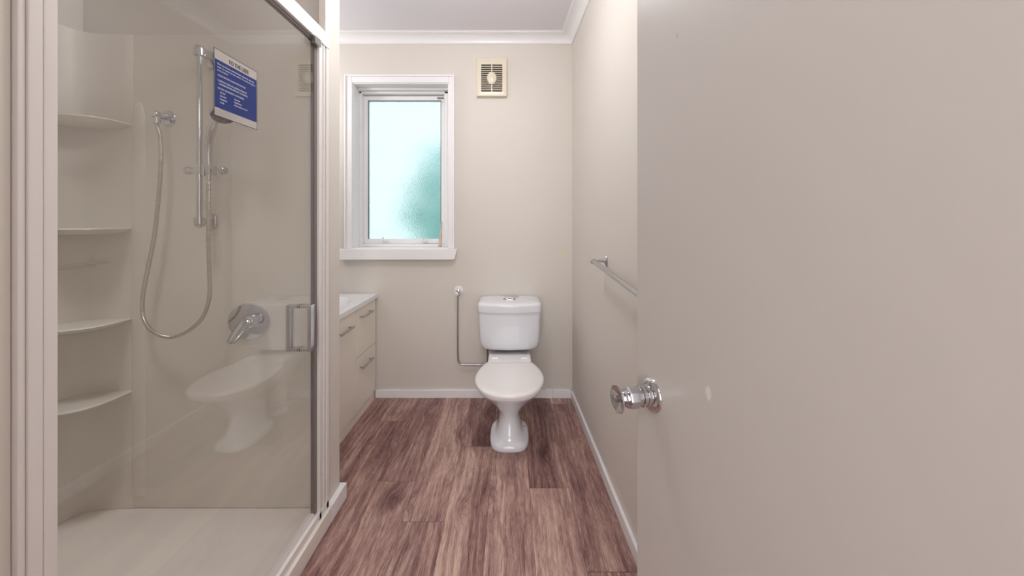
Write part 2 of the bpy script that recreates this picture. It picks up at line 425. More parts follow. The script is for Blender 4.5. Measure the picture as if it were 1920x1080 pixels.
# ---------------------------------------------------------------- window
win = thing('window_1', 'white framed frosted glass casement window in back wall', 'window', kind='structure')
b = MB()
ax0, ax1, az1 = -1.066, -0.359, 2.079
b.box(ax0, WX0, D-.018, D, WZ0, az1); b.box(WX1, ax1, D-.018, D, WZ0, az1); b.box(WX0, WX1, D-.018, D, WZ1, az1)
b.box(ax0, ax0+.012, D-.026, D-.018, WZ0, az1); b.box(ax1-.012, ax1, D-.026, D-.018, WZ0, az1); b.box(ax0+.012, ax1-.012, D-.026, D-.018, az1-.012, az1)
b.build('architrave', M['trim'], win, bevel=0.003)
b = MB()
e1 = D + T
b.box(WX0-.001, WX0+.006, D-.01, e1, WZ0, WZ1); b.box(WX1-.006, WX1+.001, D-.01, e1, WZ0, WZ1); b.box(WX0, WX1, D-.01, e1, WZ1-.006, WZ1+.001)
b.box(WX0, WX1, D-.01, e1, WZ0-.001, WZ0+.004)
# stepped stops
b.box(WX0+.006, WX0+.020, D+.085, e1, WZ0, WZ1-.006); b.box(WX0+.006, WX1-.006, D+.055, e1, WZ1-.020, WZ1-.006)
b.box(WX0+.006, WX1-.006, D+.085, e1, WZ1-.034, WZ1-.020); b.box(WX1-.045, WX1-.006, D+.085, e1, WZ0, WZ1-.006)
b.box(WX0+.006, WX1-.006, D+.10, e1, WZ0+.004, WZ0+.022)
b.build('reveal', M['trim'], win, bevel=0.002)
b = MB()   # sill with splayed ends
zs0, zs1 = 0.893, 0.962
b.prism([(-1.086, D-.040, zs0), (-0.357, D-.040, zs0), (-0.340, D-.040, zs1), (-1.101, D-.040, zs1)], (0, .040, 0))
b.build('window_sill', M['trim'], win, bevel=0.003)
gx0, gx1, gz0, gz1 = -0.967, -0.471, 1.017, 1.958
YG = 2.54
b = MB(); q = 0.030
b.box(gx0-q, gx0, YG-.018, YG+.018, gz0-q, gz1+q); b.box(gx1, gx1+q, YG-.018, YG+.018, gz0-q, gz1+q)
b.box(gx0, gx1, YG-.018, YG+.018, gz0-q, gz0); b.box(gx0, gx1, YG-.018, YG+.018, gz1, gz1+q)
sash = b.build('sash', M['trim'], win, bevel=0.002)
b = MB(); t_=0.003
b.box(gx0-t_*0, gx0+t_, YG-.0195, YG-.006, gz0, gz1); b.box(gx1-t_, gx1, YG-.0195, YG-.006, gz0, gz1); b.box(gx0, gx1, YG-.0195, YG-.006, gz1-t_, gz1)
b.build('glazing_bead', M['seal'], win)
b = MB(); b.box(gx0-.006, gx1+.006, YG-.002, YG+.003, gz0-.006, gz1+.006); b.build('pane', M['frost'], win)
# two latches
for px in (723, 797):
    p = at(px, 452, 2.515)
    b = MB(); b.box(p.x-.018, p.x+.022, p.y-.004, p.y+.008, p.z-.012, p.z+.002)
    b.box(p.x-.020, p.x-.010, p.y-.016, p.y-.004, p.z-.010, p.z+.026)
    b.tube([(p.x+.008, p.y-.006, p.z+.004), (p.x+.010, p.y-.022, p.z+.006), (p.x+.022, p.y-.024, p.z+.010)], .004, 8)
    b.build('window_latch', M['plastic'], win, bevel=0.0015)
b = MB(); p = at(826, 184, 2.47); b.box(p.x-.022, p.x+.022, p.y, p.y+.004, p.z-.006, p.z+.006); b.build('vent_tab', M['seal'], win)
# wooden stay stick
b = MB(); p0 = at(828, 416, 2.505); p1 = at(825, 462, 2.46)
b.tube([p0, p0.lerp(p1, .45), p0.lerp(p1, .55), p1 + Vector((0, 0, .003))], [.0045, .006, .010, .011], 10)
tag(b.build('wooden_stick', M['stick'], None, smooth=SM), 'small pale wooden stick leaning in the right corner of the window sill', 'stick')

# outside: hedge and pale fence, blurred by the glass
random.seed(9)
b = MB()
for k in range(900):
    cx = random.gauss(-0.62, .20); cz = random.uniform(0.1, 1.30) if k % 5 else random.uniform(1.3, 1.75); cy = random.uniform(3.0, 3.5)
    if cx < -0.86 + 0.1*math.sin(cz*9): continue
    r = random.uniform(.03, .07); d1 = Vector((random.uniform(-1,1), random.uniform(-1,1), random.uniform(-1,1))).normalized()
    d2 = d1.orthogonal().normalized()
    c = Vector((cx, cy, cz)); v = [b.bm.verts.new(c+d1*r), b.bm.verts.new(c+d2*r*.6), b.bm.verts.new(c-d1*r), b.bm.verts.new(c-d2*r*.6)]
    b.bm.faces.new(v)
for sx in (-.7, -.5): b.tube([(sx, 3.25, -.0005), (sx+.03, 3.25, .4), (sx, 3.25, .9)], [.02, .016, .01], 8)
tag(b.build('hedge', M['leaf']), 'green hedge outside, blurred behind the frosted window glass', 'hedge')

b = MB(); b.box(-4, 3, D+T+.01, 7, -.1, -.001); struct(b, 'ground', M['leaf'])
# ---------------------------------------------------------------- door (open, at the right)
door = thing('door_1', 'cream painted flush bathroom door standing open at the right', 'door', kind='structure')
E = Vector((0.2555, 0.75, 0)); dirh = Vector((0.2225, -0.975, 0)).normalized(); nrm = Vector((-0.975, -0.2225, 0)).normalized()
L_ = 0.735; TH = 0.034
b = MB()
o0 = E; o1 = E + dirh*L_
b.prism([o0+Vector((0,0,.012)), o1+Vector((0,0,.012)), o1-nrm*TH+Vector((0,0,.012)), o0-nrm*TH+Vector((0,0,.012))], (0, 0, 2.01))
M['door'] = paint_with_marks('door_paint_marked', srgb(197, 191, 186), [((0.2985, 0.56, 0.886), .007, (1, 1, .6), srgb(226, 220, 214)), ((0.282, 0.63, 1.46), .0035, (1, 1, .5), srgb(180, 172, 166))], 0.34, 0.16, 55, (1, 1, 0.25))
b.build('door_panel', M['door'], door, bevel=0.002)
K = E + dirh*0.052; K.z = 0.818
b = MB(); b.lathe([(0, .031), (.002, .0315), (.005, .030), (.008, .024), (.009, .019), (.016, .019), (.017, .0165), (.021, .0165), (.022, .019), (.025, .019), (.026, .0155), (.034, .0155)], K, nrm, 48)
rose = b.build('door_rose', M['chrome'], door, smooth=SM)
b = MB()
o = K + nrm*.034
b.lathe([(0, .014), (.0, .0195), (.003, .0205), (.016, .0205), (.019, .019), (.021, .013), (.026, .0135), (.031, .0185), (.036, .0245), (.0385, .0262), (.040, .0255), (.039, .021), (.033, .010), (.031, .0)], o, nrm, 8)
kb = b.build('door_knob', M['chrome'], door, bevel=0.0015)
b = MB(); b.lathe([(.0, .006), (.012, .006), (.014, .004)], o + nrm*.030, nrm, 16); b.build('snib', M['satin'], kb, smooth=SM)

# ================================================================ SHOWER
GX = -0.7035; YW = 1.412; SH_TOP = 1.845; Y0 = 0.5216; ZR = 0.062
# tray
b = MB()
b.box(XL+.001, -0.700, Y0+.001, 1.4235, 0.0, 0.050)
b.box(-0.745, -0.677, Y0+.001, 1.4085, 0, ZR)
tr_ = b.build('shower_tray', M['tray'], None, bevel=0.0035, seg=3)
tag(tr_, 'low cream acrylic shower tray under the glass shower door', 'shower tray')
b = MB(); b.lathe([(0, .035), (.002, .034), (.0025, .0)], (-1.2, .80, .050), (0, 0, 1)); b.build('drain_cover', M['chrome'], tr_, smooth=SM)

# wall liner with moulded corner shelves
lin = thing('shower_wall_liner', 'cream acrylic shower wall lining with moulded corner shelves', 'shower lining')
b = MB(); b.box(XL+.010, -0.729, YW, 1.4235, .051, 1.852); b.build('back_panel', M['liner'], lin, bevel=0.003)
b = MB(); b.box(XL, XL+.010, Y0+.001, 1.4235, .051, 1.852); b.build('side_panel', M['liner'], lin, bevel=0.003)
CX = -1.434   # right edge of the corner column on the back wall
b = MB()
def column_ring(z, grow):
    xs = XL+.010; R = 0.205*grow
    pts = [(xs, YW+.001, z), (xs + 0.2, YW+.001, z)]
    for k in range(0, 9):
        a = k/8*PI/2
        pts.append((xs + .045 + .155*math.cos(a)*1.0 if k else xs+.2, (YW-.006) - (.030*math.sin(a) + .165*(k/8)**4), z))
    pts.append((xs, YW-.215, z))
    return pts
col_pts = lambda z: [(XL+.010, YW+.001, z), (CX, YW+.001, z), (CX-.003, YW-.0012, z), (CX-.04, YW-.0018, z), (-1.545, YW-.006, z), (-1.59, YW-.016, z), (-1.608, YW-.030, z), (-1.618, YW-.05, z), (-1.624, YW-.08, z), (-1.628, YW-.13, z), (XL+.010, YW-.16, z)]
b.rings([col_pts(z) for z in (.051, 1.852)])
b.build('corner_column', M['liner'], lin, smooth=math.radians(50), bevel=0.0)
# rounded rib beside the column
b = MB(); rr = []
for z, h in ((.10, 1), (1.50, 1), (1.54, .96), (1.57, .8), (1.588, .5), (1.594, .15)):
    xc = -1.413; hw = .025*h
    rr.append([(xc-hw, YW+.001, z), (xc-hw, YW-.003*h, z), (xc-hw*.7, YW-.0055*h, z), (xc+hw*.4, YW-.0055*h, z), (xc+hw*.9, YW-.0025*h, z), (xc+hw, YW+.001, z)])
b.rings(rr); b.build('rib', M['liner'], lin, smooth=math.radians(60))
for zz, dep in ((1.512, .15), (1.118, .155), (0.775, .175), (0.50, .185)):
    b = MB(); x0 = XL+.0105; ring0 = []
    for (dz, g) in ((-.022, .80), (-.010, .97), (-.004, 1.0), (0.0, .985), (0.0, .90), (-.003, .86)):
        pts = [(x0, YW+.0005, zz+dz)]
        for k in range(17):
            a = k/16*PI/2
            pts.append((x0 + (-1.436-x0)*g*max(math.cos(a), 0)**.62, YW + .0005 - dep*g*math.sin(a)**.62, zz+dz))
        ring0.append(pts)
    b.rings(ring0); b.build('corner_shelf', M['liner'], lin, smooth=math.radians(50))

# screen: frame + glass door + handle
scn = thing('shower_door', 'framed clear glass shower door with white aluminium frame and chrome handle', 'shower door')
b = MB()   # near jamb, stepped
b.box(-0.715, -0.693, Y0+.0005, .5310, ZR, SH_TOP); b.box(-0.722, -0.690, .5315, .5488, ZR, SH_TOP)
b.build('jamb', M['alu'], scn, bevel=0.0015)
b = MB(); b.box(-0.716, -0.690, .5495, .5668, ZR+.042, SH_TOP-.054)
b.build('door_stile', M['alu'], scn, bevel=0.002)
b = MB()   # far jamb with grooves
for k, (ya, yb, xx) in enumerate(((1.338, 1.352, -.688), (1.354, 1.368, -.692), (1.370, 1.377, -.6885), (1.379, 1.389, -.693), (1.391, 1.4075, -.688))):
    b.box(-0.722, xx, ya, yb, ZR, SH_TOP)
b.box(-0.720, -0.698, 1.338, 1.4075, ZR, SH_TOP)
b.build('jamb', M['alu'], scn, bevel=0.001)
b = MB(); b.box(-0.712, -0.697, 1.322, 1.337, ZR+.035, SH_TOP-.035); b.build('door_seal', M['seal'], scn, bevel=0.001)
b = MB(); b.box(-0.722, -0.686, Y0+.001, 1.4075, SH_TOP-.052, SH_TOP); b.box(-.715, -.690, Y0+.001, 1.4075, SH_TOP, SH_TOP+.006); b.build('top_rail', M['alu'], scn, bevel=0.002)
b = MB(); b.box(-0.712, -0.697, .5490, 1.336, SH_TOP-.062, SH_TOP-.0525); b.build('door_top_seal', M['seal'], scn, bevel=0.001)
b = MB(); b.box(-0.724, -0.688, Y0+.001, 1.4075, ZR, ZR+.026); b.box(-0.720, -0.700, .5490, 1.336, ZR+.026, ZR+.040); b.build('bottom_rail', M['alu'], scn, bevel=0.002)
b = MB(); b.box(-0.695, -0.680, 1.295, 1.335, SH_TOP-.078, SH_TOP-.0525); b.build('pivot_block', M['satin'], scn, bevel=0.001)
b = MB(); b.box(GX-.003, GX+.003, .567, 1.322, ZR+.040, SH_TOP-.060); gl = b.build('glass_pane', M['glass'], scn)
b = MB(); b.box(GX-.0033, GX+.0033, .5670, .5710, ZR+.040, SH_TOP-.060); b.build('glass_edge_seal', M['edge'], gl)
# rectangular ring handle through the glass
hy = 1.243; s_ = F/hy; zt = EYE - (571-HY)/s_; zb = EYE - (657-HY)/s_
b = MB()
b.box(GX+.030, GX+.042, hy-.012, hy+.012, zb, zt)
b.box(GX-.042, GX-.030, hy-.012, hy+.012, zb, zt)
for z_ in (zb, zt-.010): b.box(GX-.0305, GX+.0305, hy-.012, hy+.012, z_, z_+.010)
b.build('handle', M['chrome'], scn, bevel=0.0015)
for z_ in (zb-.0003, zt-.0103): 
    b = MB(); b.box(GX-.0045, GX-.0031, hy-.0125, hy+.0125, z_, z_+.0106); b.box(GX+.0031, GX+.0045, hy-.0125, hy+.0125, z_, z_+.0106); b.build('handle_washer', M['rubber'], scn)

# notice on the glass
def ly(px): return abs(GX+.0035) * F / (HX - px)
yn0, yn1 = ly(401), ly(482); zt0, zt1 = 1.556, 1.556; zb_ = 1.396
XN = GX + .0034
st = thing('notice_sticker', 'blue and white notice headed TO THE USER stuck on the shower glass', 'notice')
H_ = zt0 - zb_; W_ = yn1 - yn0
b = MB(); b.box(XN, XN+.0004, yn0, yn1, zb_, zb_+H_*.125); b.build('footer_strip', M['film'], st)
b = MB(); b.box(XN, XN+.0004, yn0, yn1, zt0-H_*.155, zt0); b.build('header_strip', M['film'], st)
b = MB(); b.box(XN, XN+.0004, yn0+.003, yn1-.003, zb_+H_*.125, zt0-H_*.155)
b.build('blue_panel', M['blue'], st)
b = MB()
b.box(XN, XN+.0005, yn0, yn0+.0012, zb_, zt0); b.box(XN, XN+.0005, yn1-.0012, yn1, zb_, zt0); b.box(XN, XN+.0005, yn0, yn1, zb_, zb_+.0012); b.box(XN, XN+.0005, yn0, yn1, zt0-.0012, zt0)
b.build('border', M['black_text'], st)
def text(lines, mat, name, parent):
    b = MB()
    for (s, u, v, size, wmax, bold) in lines:
        cu = bpy.data.curves.new('t', 'FONT'); cu.body = s; cu.size = size; cu.offset = bold
        ob = bpy.data.objects.new('t', cu); COL.objects.link(ob)
        dg = bpy.context.evaluated_depsgraph_get(); dg.update()
        me = ob.evaluated_get(dg).to_mesh()
        xs = [q.co.x for q in me.vertices]; w_ = max(xs)-min(xs); kx = wmax/w_
        vm = [b.bm.verts.new((XN+.0009, yn0 + u + (q.co.x-min(xs))*kx, zt0 - v + q.co.y)) for q in me.vertices]
        for f in me.polygons:
            try: b.bm.faces.new([vm[i] for i in f.vertices])
            except ValueError: pass
        ob.evaluated_get(dg).to_mesh_clear(); bpy.data.objects.remove(ob)
    bmesh.ops.recalc_face_normals(b.bm, faces=b.bm.faces)
    ex = bmesh.ops.extrude_face_region(b.bm, geom=list(b.bm.faces))
    for v in ex['geom']:
        if isinstance(v, bmesh.types.BMVert): v.co.x -= .0004
    return b.build(name, mat, parent)
text([('TO THE USER', .046, .0205, .0145, .070, .00006)], M['black_text'], 'heading', st)
text([('Glass can become permanently stained by allowing', .009, .036, .0062, .127, .0),
      ('water to remain on the surface. To avoid damage to', .009, .0435, .0062, .132, .0),
      ('your product:', .009, .051, .0062, .034, .0),
      ('• CLEAN AND DRY GLASS AFTER EACH USE', .009, .063, .0062, .094, .0),
      ('• CAREFULLY READ ALL INSTRUCTIONS OF', .009, .0755, .0062, .099, .0),
      ('CLEANERS BEFORE APPLYING TO SURFACE', .014, .083, .0062, .098, .0),
      ('• DO NOT USE PRODUCTS CONTAINING:', .009, .094, .0062, .090, .0),
      ('Alcohol', .018, .1025, .0062, .016, .0), ('Solvents', .018, .1105, .0062, .019, .0), ('Phosphoric', .018, .1185, .0062, .022, .0), ('Acids', .018, .1265, .0062, .013, .0),
      ('Ammonia', .064, .1045, .0062, .020, .0), ('Hydrofluoric', .064, .112, .0062, .026, .0), ('Hydrochloric acid', .064, .1195, .0062, .046, .0)], M['white_text'], 'body_text', st)

# slide rail
rl = thing('shower_rail', 'chrome vertical slide rail fixed on the shower wall', 'shower rail')
RY = 1.349; RX = at(374, 412, RY).x; zt_ = at(0, 84, RY).z; zb2 = at(0, 424, RY).z
b = MB(); b.tube([(RX, RY, zb2+.015), (RX, RY, zt_-.02)], .0092, 24); b.build('rail', M['chrome'], rl, smooth=SM)
for nm, za, zc, up in (('bracket', zt_-.040, zt_, 1), ('bracket', zb2-.002, zb2+.032, -1)):
    b = MB()
    prof = [(0, .0165), (.022, .0165), (.030, .0155), (.036, .011), (.039, .004)]
    if up > 0: b.lathe(prof, (RX, RY, za), (0, 0, 1), 32)
    else: b.lathe(prof, (RX, RY, zc), (0, 0, -1), 32)
    zc_ = (za+zc)/2
    b.box(RX-.010, RX+.010, RY+.006, YW-.010, zc_-.014, zc_+.012)
    b.build(nm, M['chrome'], rl, smooth=SM)
    b = MB()   # oblong wall plate
    oz = 0 if up < 0 else -.012
    ring = [(RX + .017*math.cos(a) , 0, zc_+oz + (.014 if math.sin(a) >= 0 else -.014) + .017*math.sin(a)) for a in [2*PI*k/32 for k in range(32)]]
    b.rings([[(x, YW-y_, z) for x, _, z in ring] for y_ in (0.0, .009)] + [[(RX+(x-RX)*.8, YW-.012, zc_+(z-zc_)*.85) for x, _, z in ring]])
    b.build('wall_plate', M['chrome'], rl, smooth=SM)
# slider
zs = at(0, 320, RY).z
sl = MB(); xl, xrr = at(349, 0, RY).x, at(424, 0, RY).x
sl.lathe([(0, .012), (.001, .013), (.014, .0135), (.016, .0105), (.048, .0105), (.050, .012), (.054, .012)], (xl, RY, zs), (1, 0, 0), 28)
sl.box(RX-.013, RX+.013, RY-.013, RY+.013, zs-.014, zs+.014)
HXp = at(391, 0, RY-.01).x
sl.box(HXp-.016, HXp-.007, RY-.022, RY+.012, zs-.020, zs+.020); sl.box(HXp+.006, HXp+.014, RY-.022, RY+.012, zs-.018, zs+.018)
sl.box(HXp-.010, HXp+.010, RY-.002, RY+.012, zs-.014, zs+.014)
slo = sl.build('slider', M['chrome'], rl, smooth=SM, bevel=0.0015)
b = MB(); b.lathe([(0, .008), (.006, .008), (.008, .0145), (.020, .0150), (.026, .012), (.028, .006)], (xrr-.026, RY, zs), (1, 0, 0), 12)
b.build('slider_knob', M['chrome'], rl, bevel=0.001)

# hand shower
hs = thing('hand_shower', 'chrome hand shower with round head held in the rail slider', 'hand shower')
HYp = RY-.012
b = MB()
pp = [at(391, 338, HYp), at(391, 325, HYp), at(391, 308, HYp), at(391, 280, HYp-.004), at(394, 255, HYp-.014), at(400, 234, HYp-.030), at(409, 219, HYp-.050)]
path = catmull(pp, 8); n_ = len(path)
rad = []
for i in range(n_):
    t = i/(n_-1)
    rad.append(.0075 + .0045*min(1, t*3.2) if t < .33 else .0120 + .0015*math.sin((t-.33)/.67*PI))
b.tube(path, rad, 24); b.build('handle', M['chrome'], hs, smooth=SM)
c0 = at(418, 216, HYp-.060); ax = Vector((.28, -.42, -.86)).normalized()
b = MB(); b.lathe([(-.024, .004), (-.022, .014), (-.014, .026), (-.004, .0345), (.002, .036), (.006, .0350)], c0, ax, 36)
b.build('head', M['chrome'], hs, smooth=SM)
b = MB(); b.lathe([(.0055, .034), (.008, .033), (.0085, .0)], c0, ax, 36)
fp = b.build('spray_face', M['rubber'], hs, smooth=SM)
b = MB()
u_ = ax.orthogonal().normalized(); v_ = ax.cross(u_)
for rr_, nn in ((.007, 6), (.014, 10), (.021, 15), (.028, 20)):
    for k in range(nn):
        a = 2*PI*k/nn; b.lathe([(.008, .0013), (.010, .0010)], c0 + (u_*math.cos(a)+v_*math.sin(a))*rr_, ax, 6)
b.build('nozzles', M['satin'], fp)

# elbow outlet + hose
el = thing('wall_outlet', 'chrome shower hose outlet elbow on the shower wall, left of the rail', 'hose outlet')
pe = at(317, 222, YW)
b = MB(); b.lathe([(0, .027), (.003, .0275), (.007, .025), (.009, .018), (.010, .010)], pe, (0, -1, 0), 36)
b.build('flange', M['chrome'], el, smooth=SM)
b = MB(); b.lathe([(.008, .0115), (.040, .0115), (.043, .013), (.060, .013), (.064, .010)], pe, (0, -1, 0), 24)
pt = pe + Vector((0, -.052, 0)); b.lathe([(0, .010), (.018, .010), (.019, .0125), (.032, .0120), (.034, .009)], pt, (0, 0, -1), 12)
b.build('elbow', M['chrome'], el, smooth=SM)
hp = [(pt.x, pt.y, pt.z-.030)] + [tuple(at(x, y, d_)) for x, y, d_ in ((301, 262, 1.362), (301, 320, 1.364), (296, 385, 1.366), (289, 445, 1.366), (277, 505, 1.366), (268, 555, 1.364), (268, 592, 1.360), (281, 617, 1.355), (304, 630, 1.350), (330, 631, 1.346), (357, 618, 1.342), (380, 595, 1.338), (392, 560, 1.337), (393, 520, 1.337), (391, 460, 1.337), (391, 400, 1.337))] + [tuple(at(391, 341, HYp))]
path = catmull(hp, 14)
# resample finely for ribs
res = [path[0]]; acc = 0; step = .0026
for a_, c_ in zip(path[:-1], path[1:]):
    seg = (c_-a_).length; t = step - acc
    while t <= seg: res.append(a_.lerp(c_, t/seg)); t += step
    acc = seg - (t - step)
b = MB(); b.tube(res, [.0070 if i % 2 else .0060 for i in range(len(res))], 12)
tag(b.build('shower_hose', M['hose'], None, smooth=SM), 'ribbed metal shower hose hanging in a long loop', 'hose')

# mixer
mx_ = thing('shower_mixer', 'chrome shower mixer tap with round plate and lever', 'shower mixer')
pm_ = at(468, 602, YW)
b = MB()
prof = [(0, .077), (.003, .0785), (.007, .077), (.009, .073), (.0095, 0)]
b.rings([[pm_ + Vector((math.cos(2*PI*k/56)*max(r, 1e-4), -t, math.sin(2*PI*k/56)*max(r, 1e-4)*.88)) for k in range(56)] for t, r in prof])
b.build('wall_plate', M['chrome'], mx_, smooth=SM)
cb = pm_ + Vector((.035, 0, .012)); cb = Vector((at(484, 598, YW-.01).x, YW-.009, at(484, 598, YW-.01).z))
b = MB(); b.lathe([(0, .023), (.020, .022), (.021, .019), (.024, .019), (.025, .022), (.052, .021), (.056, .017), (.057, 0)], cb, (-.10, -1, 0), 36)
b.build('mixer_body', M['chrome'], mx_, smooth=SM)
Ytip = YW-.070; l0 = Vector((cb.x-.006, YW-.056, cb.z+.012)); l1 = at(431, 645, Ytip-.050)
b = MB(); rr = []
dv = (l1-l0); sd = Vector((1, .0, .0)); nn_ = dv.cross(sd).normalized(); sd = dv.cross(nn_).normalized()*-1
for t, hw, th in ((-.06, .010, .006), (0, .018, .010), (.12, .0240, .012), (.3, .0235, .011), (.6, .0215, .009), (.88, .0165, .007), (.96, .0130, .005), (1.0, .004, .003)):
    c = l0 + dv*t
    rr.append([c + sd*hw*math.cos(a)*1.0 + nn_*th*math.copysign(abs(math.sin(a))**.6, math.sin(a)) for a in [2*PI*k/24 for k in range(24)]])
b.rings(rr); b.build('lever', M['chrome'], mx_, smooth=SM)

# ================================================================ TOILET
TX = -0.005
def tp(x, p, z): return Vector((TX+x, D-p, z))
toi = thing('toilet', 'white close-coupled toilet with lid down against the back wall', 'toilet')
def sup(a, pf, pb, z, n=2.5, N=56, nb=None):
    c = (pf+pb)/2; h = (pf-pb)/2; out = []
    for k in range(N):
        t = 2*PI*k/N; cs, sn = math.cos(t), math.sin(t)
        out.append(tp(a*math.copysign(abs(cs)**(2/n), cs), c + h*math.copysign(abs(sn)**(2/n), sn), z))
    return out
b = MB()
prof = [ # z, half width, front, back, exponent
 (.000, .098, .572, .300, 3.2), (.004, .101, .575, .297, 3.2), (.022, .100, .573, .298, 3.2), (.030, .095, .568, .302, 3.0), (.036, .080, .560, .306, 2.7),
 (.048, .069, .551, .308, 2.5), (.070, .061, .538, .308, 2.4), (.100, .055, .524, .305, 2.3), (.125, .053, .516, .300, 2.3), (.150, .058, .520, .290, 2.3),
 (.175, .071, .535, .278, 2.3), (.200, .090, .556, .268, 2.3), (.230, .117, .586, .258, 2.3), (.260, .142, .622, .250, 2.3), (.285, .159, .655, .245, 2.3),
 (.300, .166, .674, .243, 2.3), (.312, .168, .680, .242, 2.3), (.318, .165, .677, .244, 2.3)]
b.rings([sup(a, pf, pb, z, n) for z, a, pf, pb, n in prof])
b.build('pan', M['porcelain'], toi, smooth=math.radians(60))
# deck carrying the cistern, tapering down into the trap
b = MB()
b.rings([sup(a, pf, pb, z, 4) for z, a, pf, pb in ((.16, .05, .34, .16), (.21, .070, .34, .10), (.26, .100, .34, .06), (.30, .118, .33, .035), (.335, .124, .32, .03), (.345, .123, .315, .03), (.350, .118, .31, .034))])
b.build('deck', M['porcelain'], toi, smooth=math.radians(60))
b = MB(); b.tube([tp(0, .30, .19), tp(0, .24, .20), tp(0, .19, .18), tp(0, .17, .12), tp(0, .17, .045)], [.05, .05, .05, .048, .047], 24)
b.lathe([(0, .062), (.03, .060), (.032, .05)], tp(0, .17, 0.0), (0, 0, 1), 32)
b.build('trap_outlet', M['porcelain'], toi, smooth=SM)
for sx in (-1, 1):
    b = MB(); b.lathe([(0, .006), (.006, .006), (.009, .003)], tp(sx*.080, .40, .0295), (0, 0, 1), 14); b.build('floor_bolt', M['plastic'] if sx < 0 else M['seal'], toi, smooth=SM)
# seat and lid outline
half = [(0, .712), (.045, .708), (.085, .692), (.120, .664), (.148, .620), (.168, .565), (.176, .510), (.174, .455), (.164, .400), (.150, .355), (.136, .320), (.126, .300)]
hh = catmull([(x, p, 0) for x, p in half], 4)
outl = [(v.x, v.y) for v in hh]; outl = outl + [(-x, p) for x, p in reversed(outl[1:])]
def lid_ring(z, ins):
    out = []
    cx, cp = 0, .48
    for x, p in outl:
        r = math.hypot(x-cx, p-cp); k = max(.02, (r-ins)/r)
        out.append(tp(cx+(x-cx)*k, cp+(p-cp)*k, z))
    return out
b = MB(); b.rings([lid_ring(.3185, .012), lid_ring(.3195, .007), lid_ring(.328, .006), lid_ring(.329, .010)]); b.build('seat', M['seat'], toi, smooth=SM)
b = MB(); b.rings([lid_ring(z, i) for z, i in ((.3295, .004), (.3305, .001), (.336, 0), (.342, .001), (.3465, .006), (.3490, .014), (.3505, .030), (.3515, .06), (.352, .12), (.3522, .22))])
lid = b.build('lid', M['seat'], toi, smooth=math.radians(60))
b = MB(); b.box(TX-.121, TX+.121, D-.318, D-.215, .350, .3535); b.build('hinge_plate', M['seat'], toi, bevel=0.0015)
for sx in (-1, 1):
    b = MB(); b.tube([tp(sx*.085-.018, .275, .354), tp(sx*.085+.018, .275, .354)], .007, 14); b.build('hinge', M['seat'], toi, smooth=SM)
# cistern
def cis(a, pf, z, pb=.012, bow=.018, N=64, n=9):
    out = []; c = (pf+pb)/2; h = (pf-pb)/2
    for k in range(N):
        t = 2*PI*k/N; cs, sn = math.cos(t), math.sin(t)
        x = a*math.copysign(abs(cs)**(2/n), cs); y = h*math.copysign(abs(sn)**(2/n), sn)
        p = c + y + (bow*(1-(x/a)**2) if y > 0 else 0)
        out.append(tp(x, p, z))
    return out
b = MB()
b.rings([cis(a, pf, z) for z, a, pf in ((.369, .118, .160), (.3705, .135, .172), (.374, .148, .182), (.381, .160, .190), (.392, .169, .196), (.408, .1745, .200), (.43, .178, .203), (.48, .1815, .206), (.54, .184, .208), (.602, .186, .210))])
b.build('cistern', M['porcelain'], toi, smooth=math.radians(60))
b = MB()
b.rings([cis(a, pf, z, .008, bow) for z, a, pf, bow in ((.601, .188, .212, .02), (.603, .1905, .215, .022), (.640, .1905, .216, .026), (.648, .189, .214, .026), (.653, .184, .208, .026), (.657, .170, .190, .022), (.659, .13, .15, .015), (.6595, .06, .10, .008))])
b.build('cistern_lid', M['porcelain'], toi, smooth=math.radians(60))
b = MB()
def oval(z, k, x0=0, w=.040, h=.017): return [tp(x0 + w*k*math.copysign(abs(math.cos(t))**.6, math.cos(t)), .115 + h*k*math.copysign(abs(math.sin(t))**.8, math.sin(t)), z) for t in [2*PI*i/32 for i in range(32)]]
b.rings([oval(.657, 1), oval(.6625, 1), oval(.664, .92)]); fb = b.build('flush_plate', M['satin'], toi, smooth=SM)
for sx in (-1, 1):
    b = MB(); b.rings([oval(.6638, 1, sx*.0175, .0145, .011), oval(.6665, 1, sx*.0175, .0145, .011), oval(.667, .85, sx*.0175, .0145, .011)]); b.build('flush_button', M['chrome'], fb, smooth=SM)

# ---------------------------------------------------------------- stop tap and chrome feed pipe
wp = thing('water_supply_pipe', 'chrome water pipe with stop tap on back wall left of toilet', 'pipe')
pv = at(860, 545, D)
b = MB(); b.lathe([(0, .031), (.003, .031), (.007, .024), (.009, .012)], pv, (0, -1, 0), 32); b.build('wall_flange', M['plastic'], wp, smooth=SM)
b = MB(); b.lathe([(.006, .009), (.014, .009), (.015, .014), (.028, .014), (.03, .011), (.040, .011), (.041, .006), (.048, .006)], pv, (0, -1, 0), 12)
b.lathe([(0, .009), (.016, .009), (.017, .0105), (.030, .0105), (.031, .007)], pv + Vector((0, -.026, 0)), (0, 0, -1), 12)
b.build('stop_tap', M['chrome'], wp, smooth=SM)
b = MB(); b.lathe([(.043, .008), (.045, .013), (.058, .012), (.060, .008), (.060, .0)], pv, (-.15, -1, -.25), 10); b.build('tap_handle', M['plastic'], wp, bevel=0.001)
yp = D-.026; q0 = pv + Vector((0, -.026, -.028)); q0.x = pv.x
zb3 = EYE - (684-HY)/(F/yp); xx = pv.x
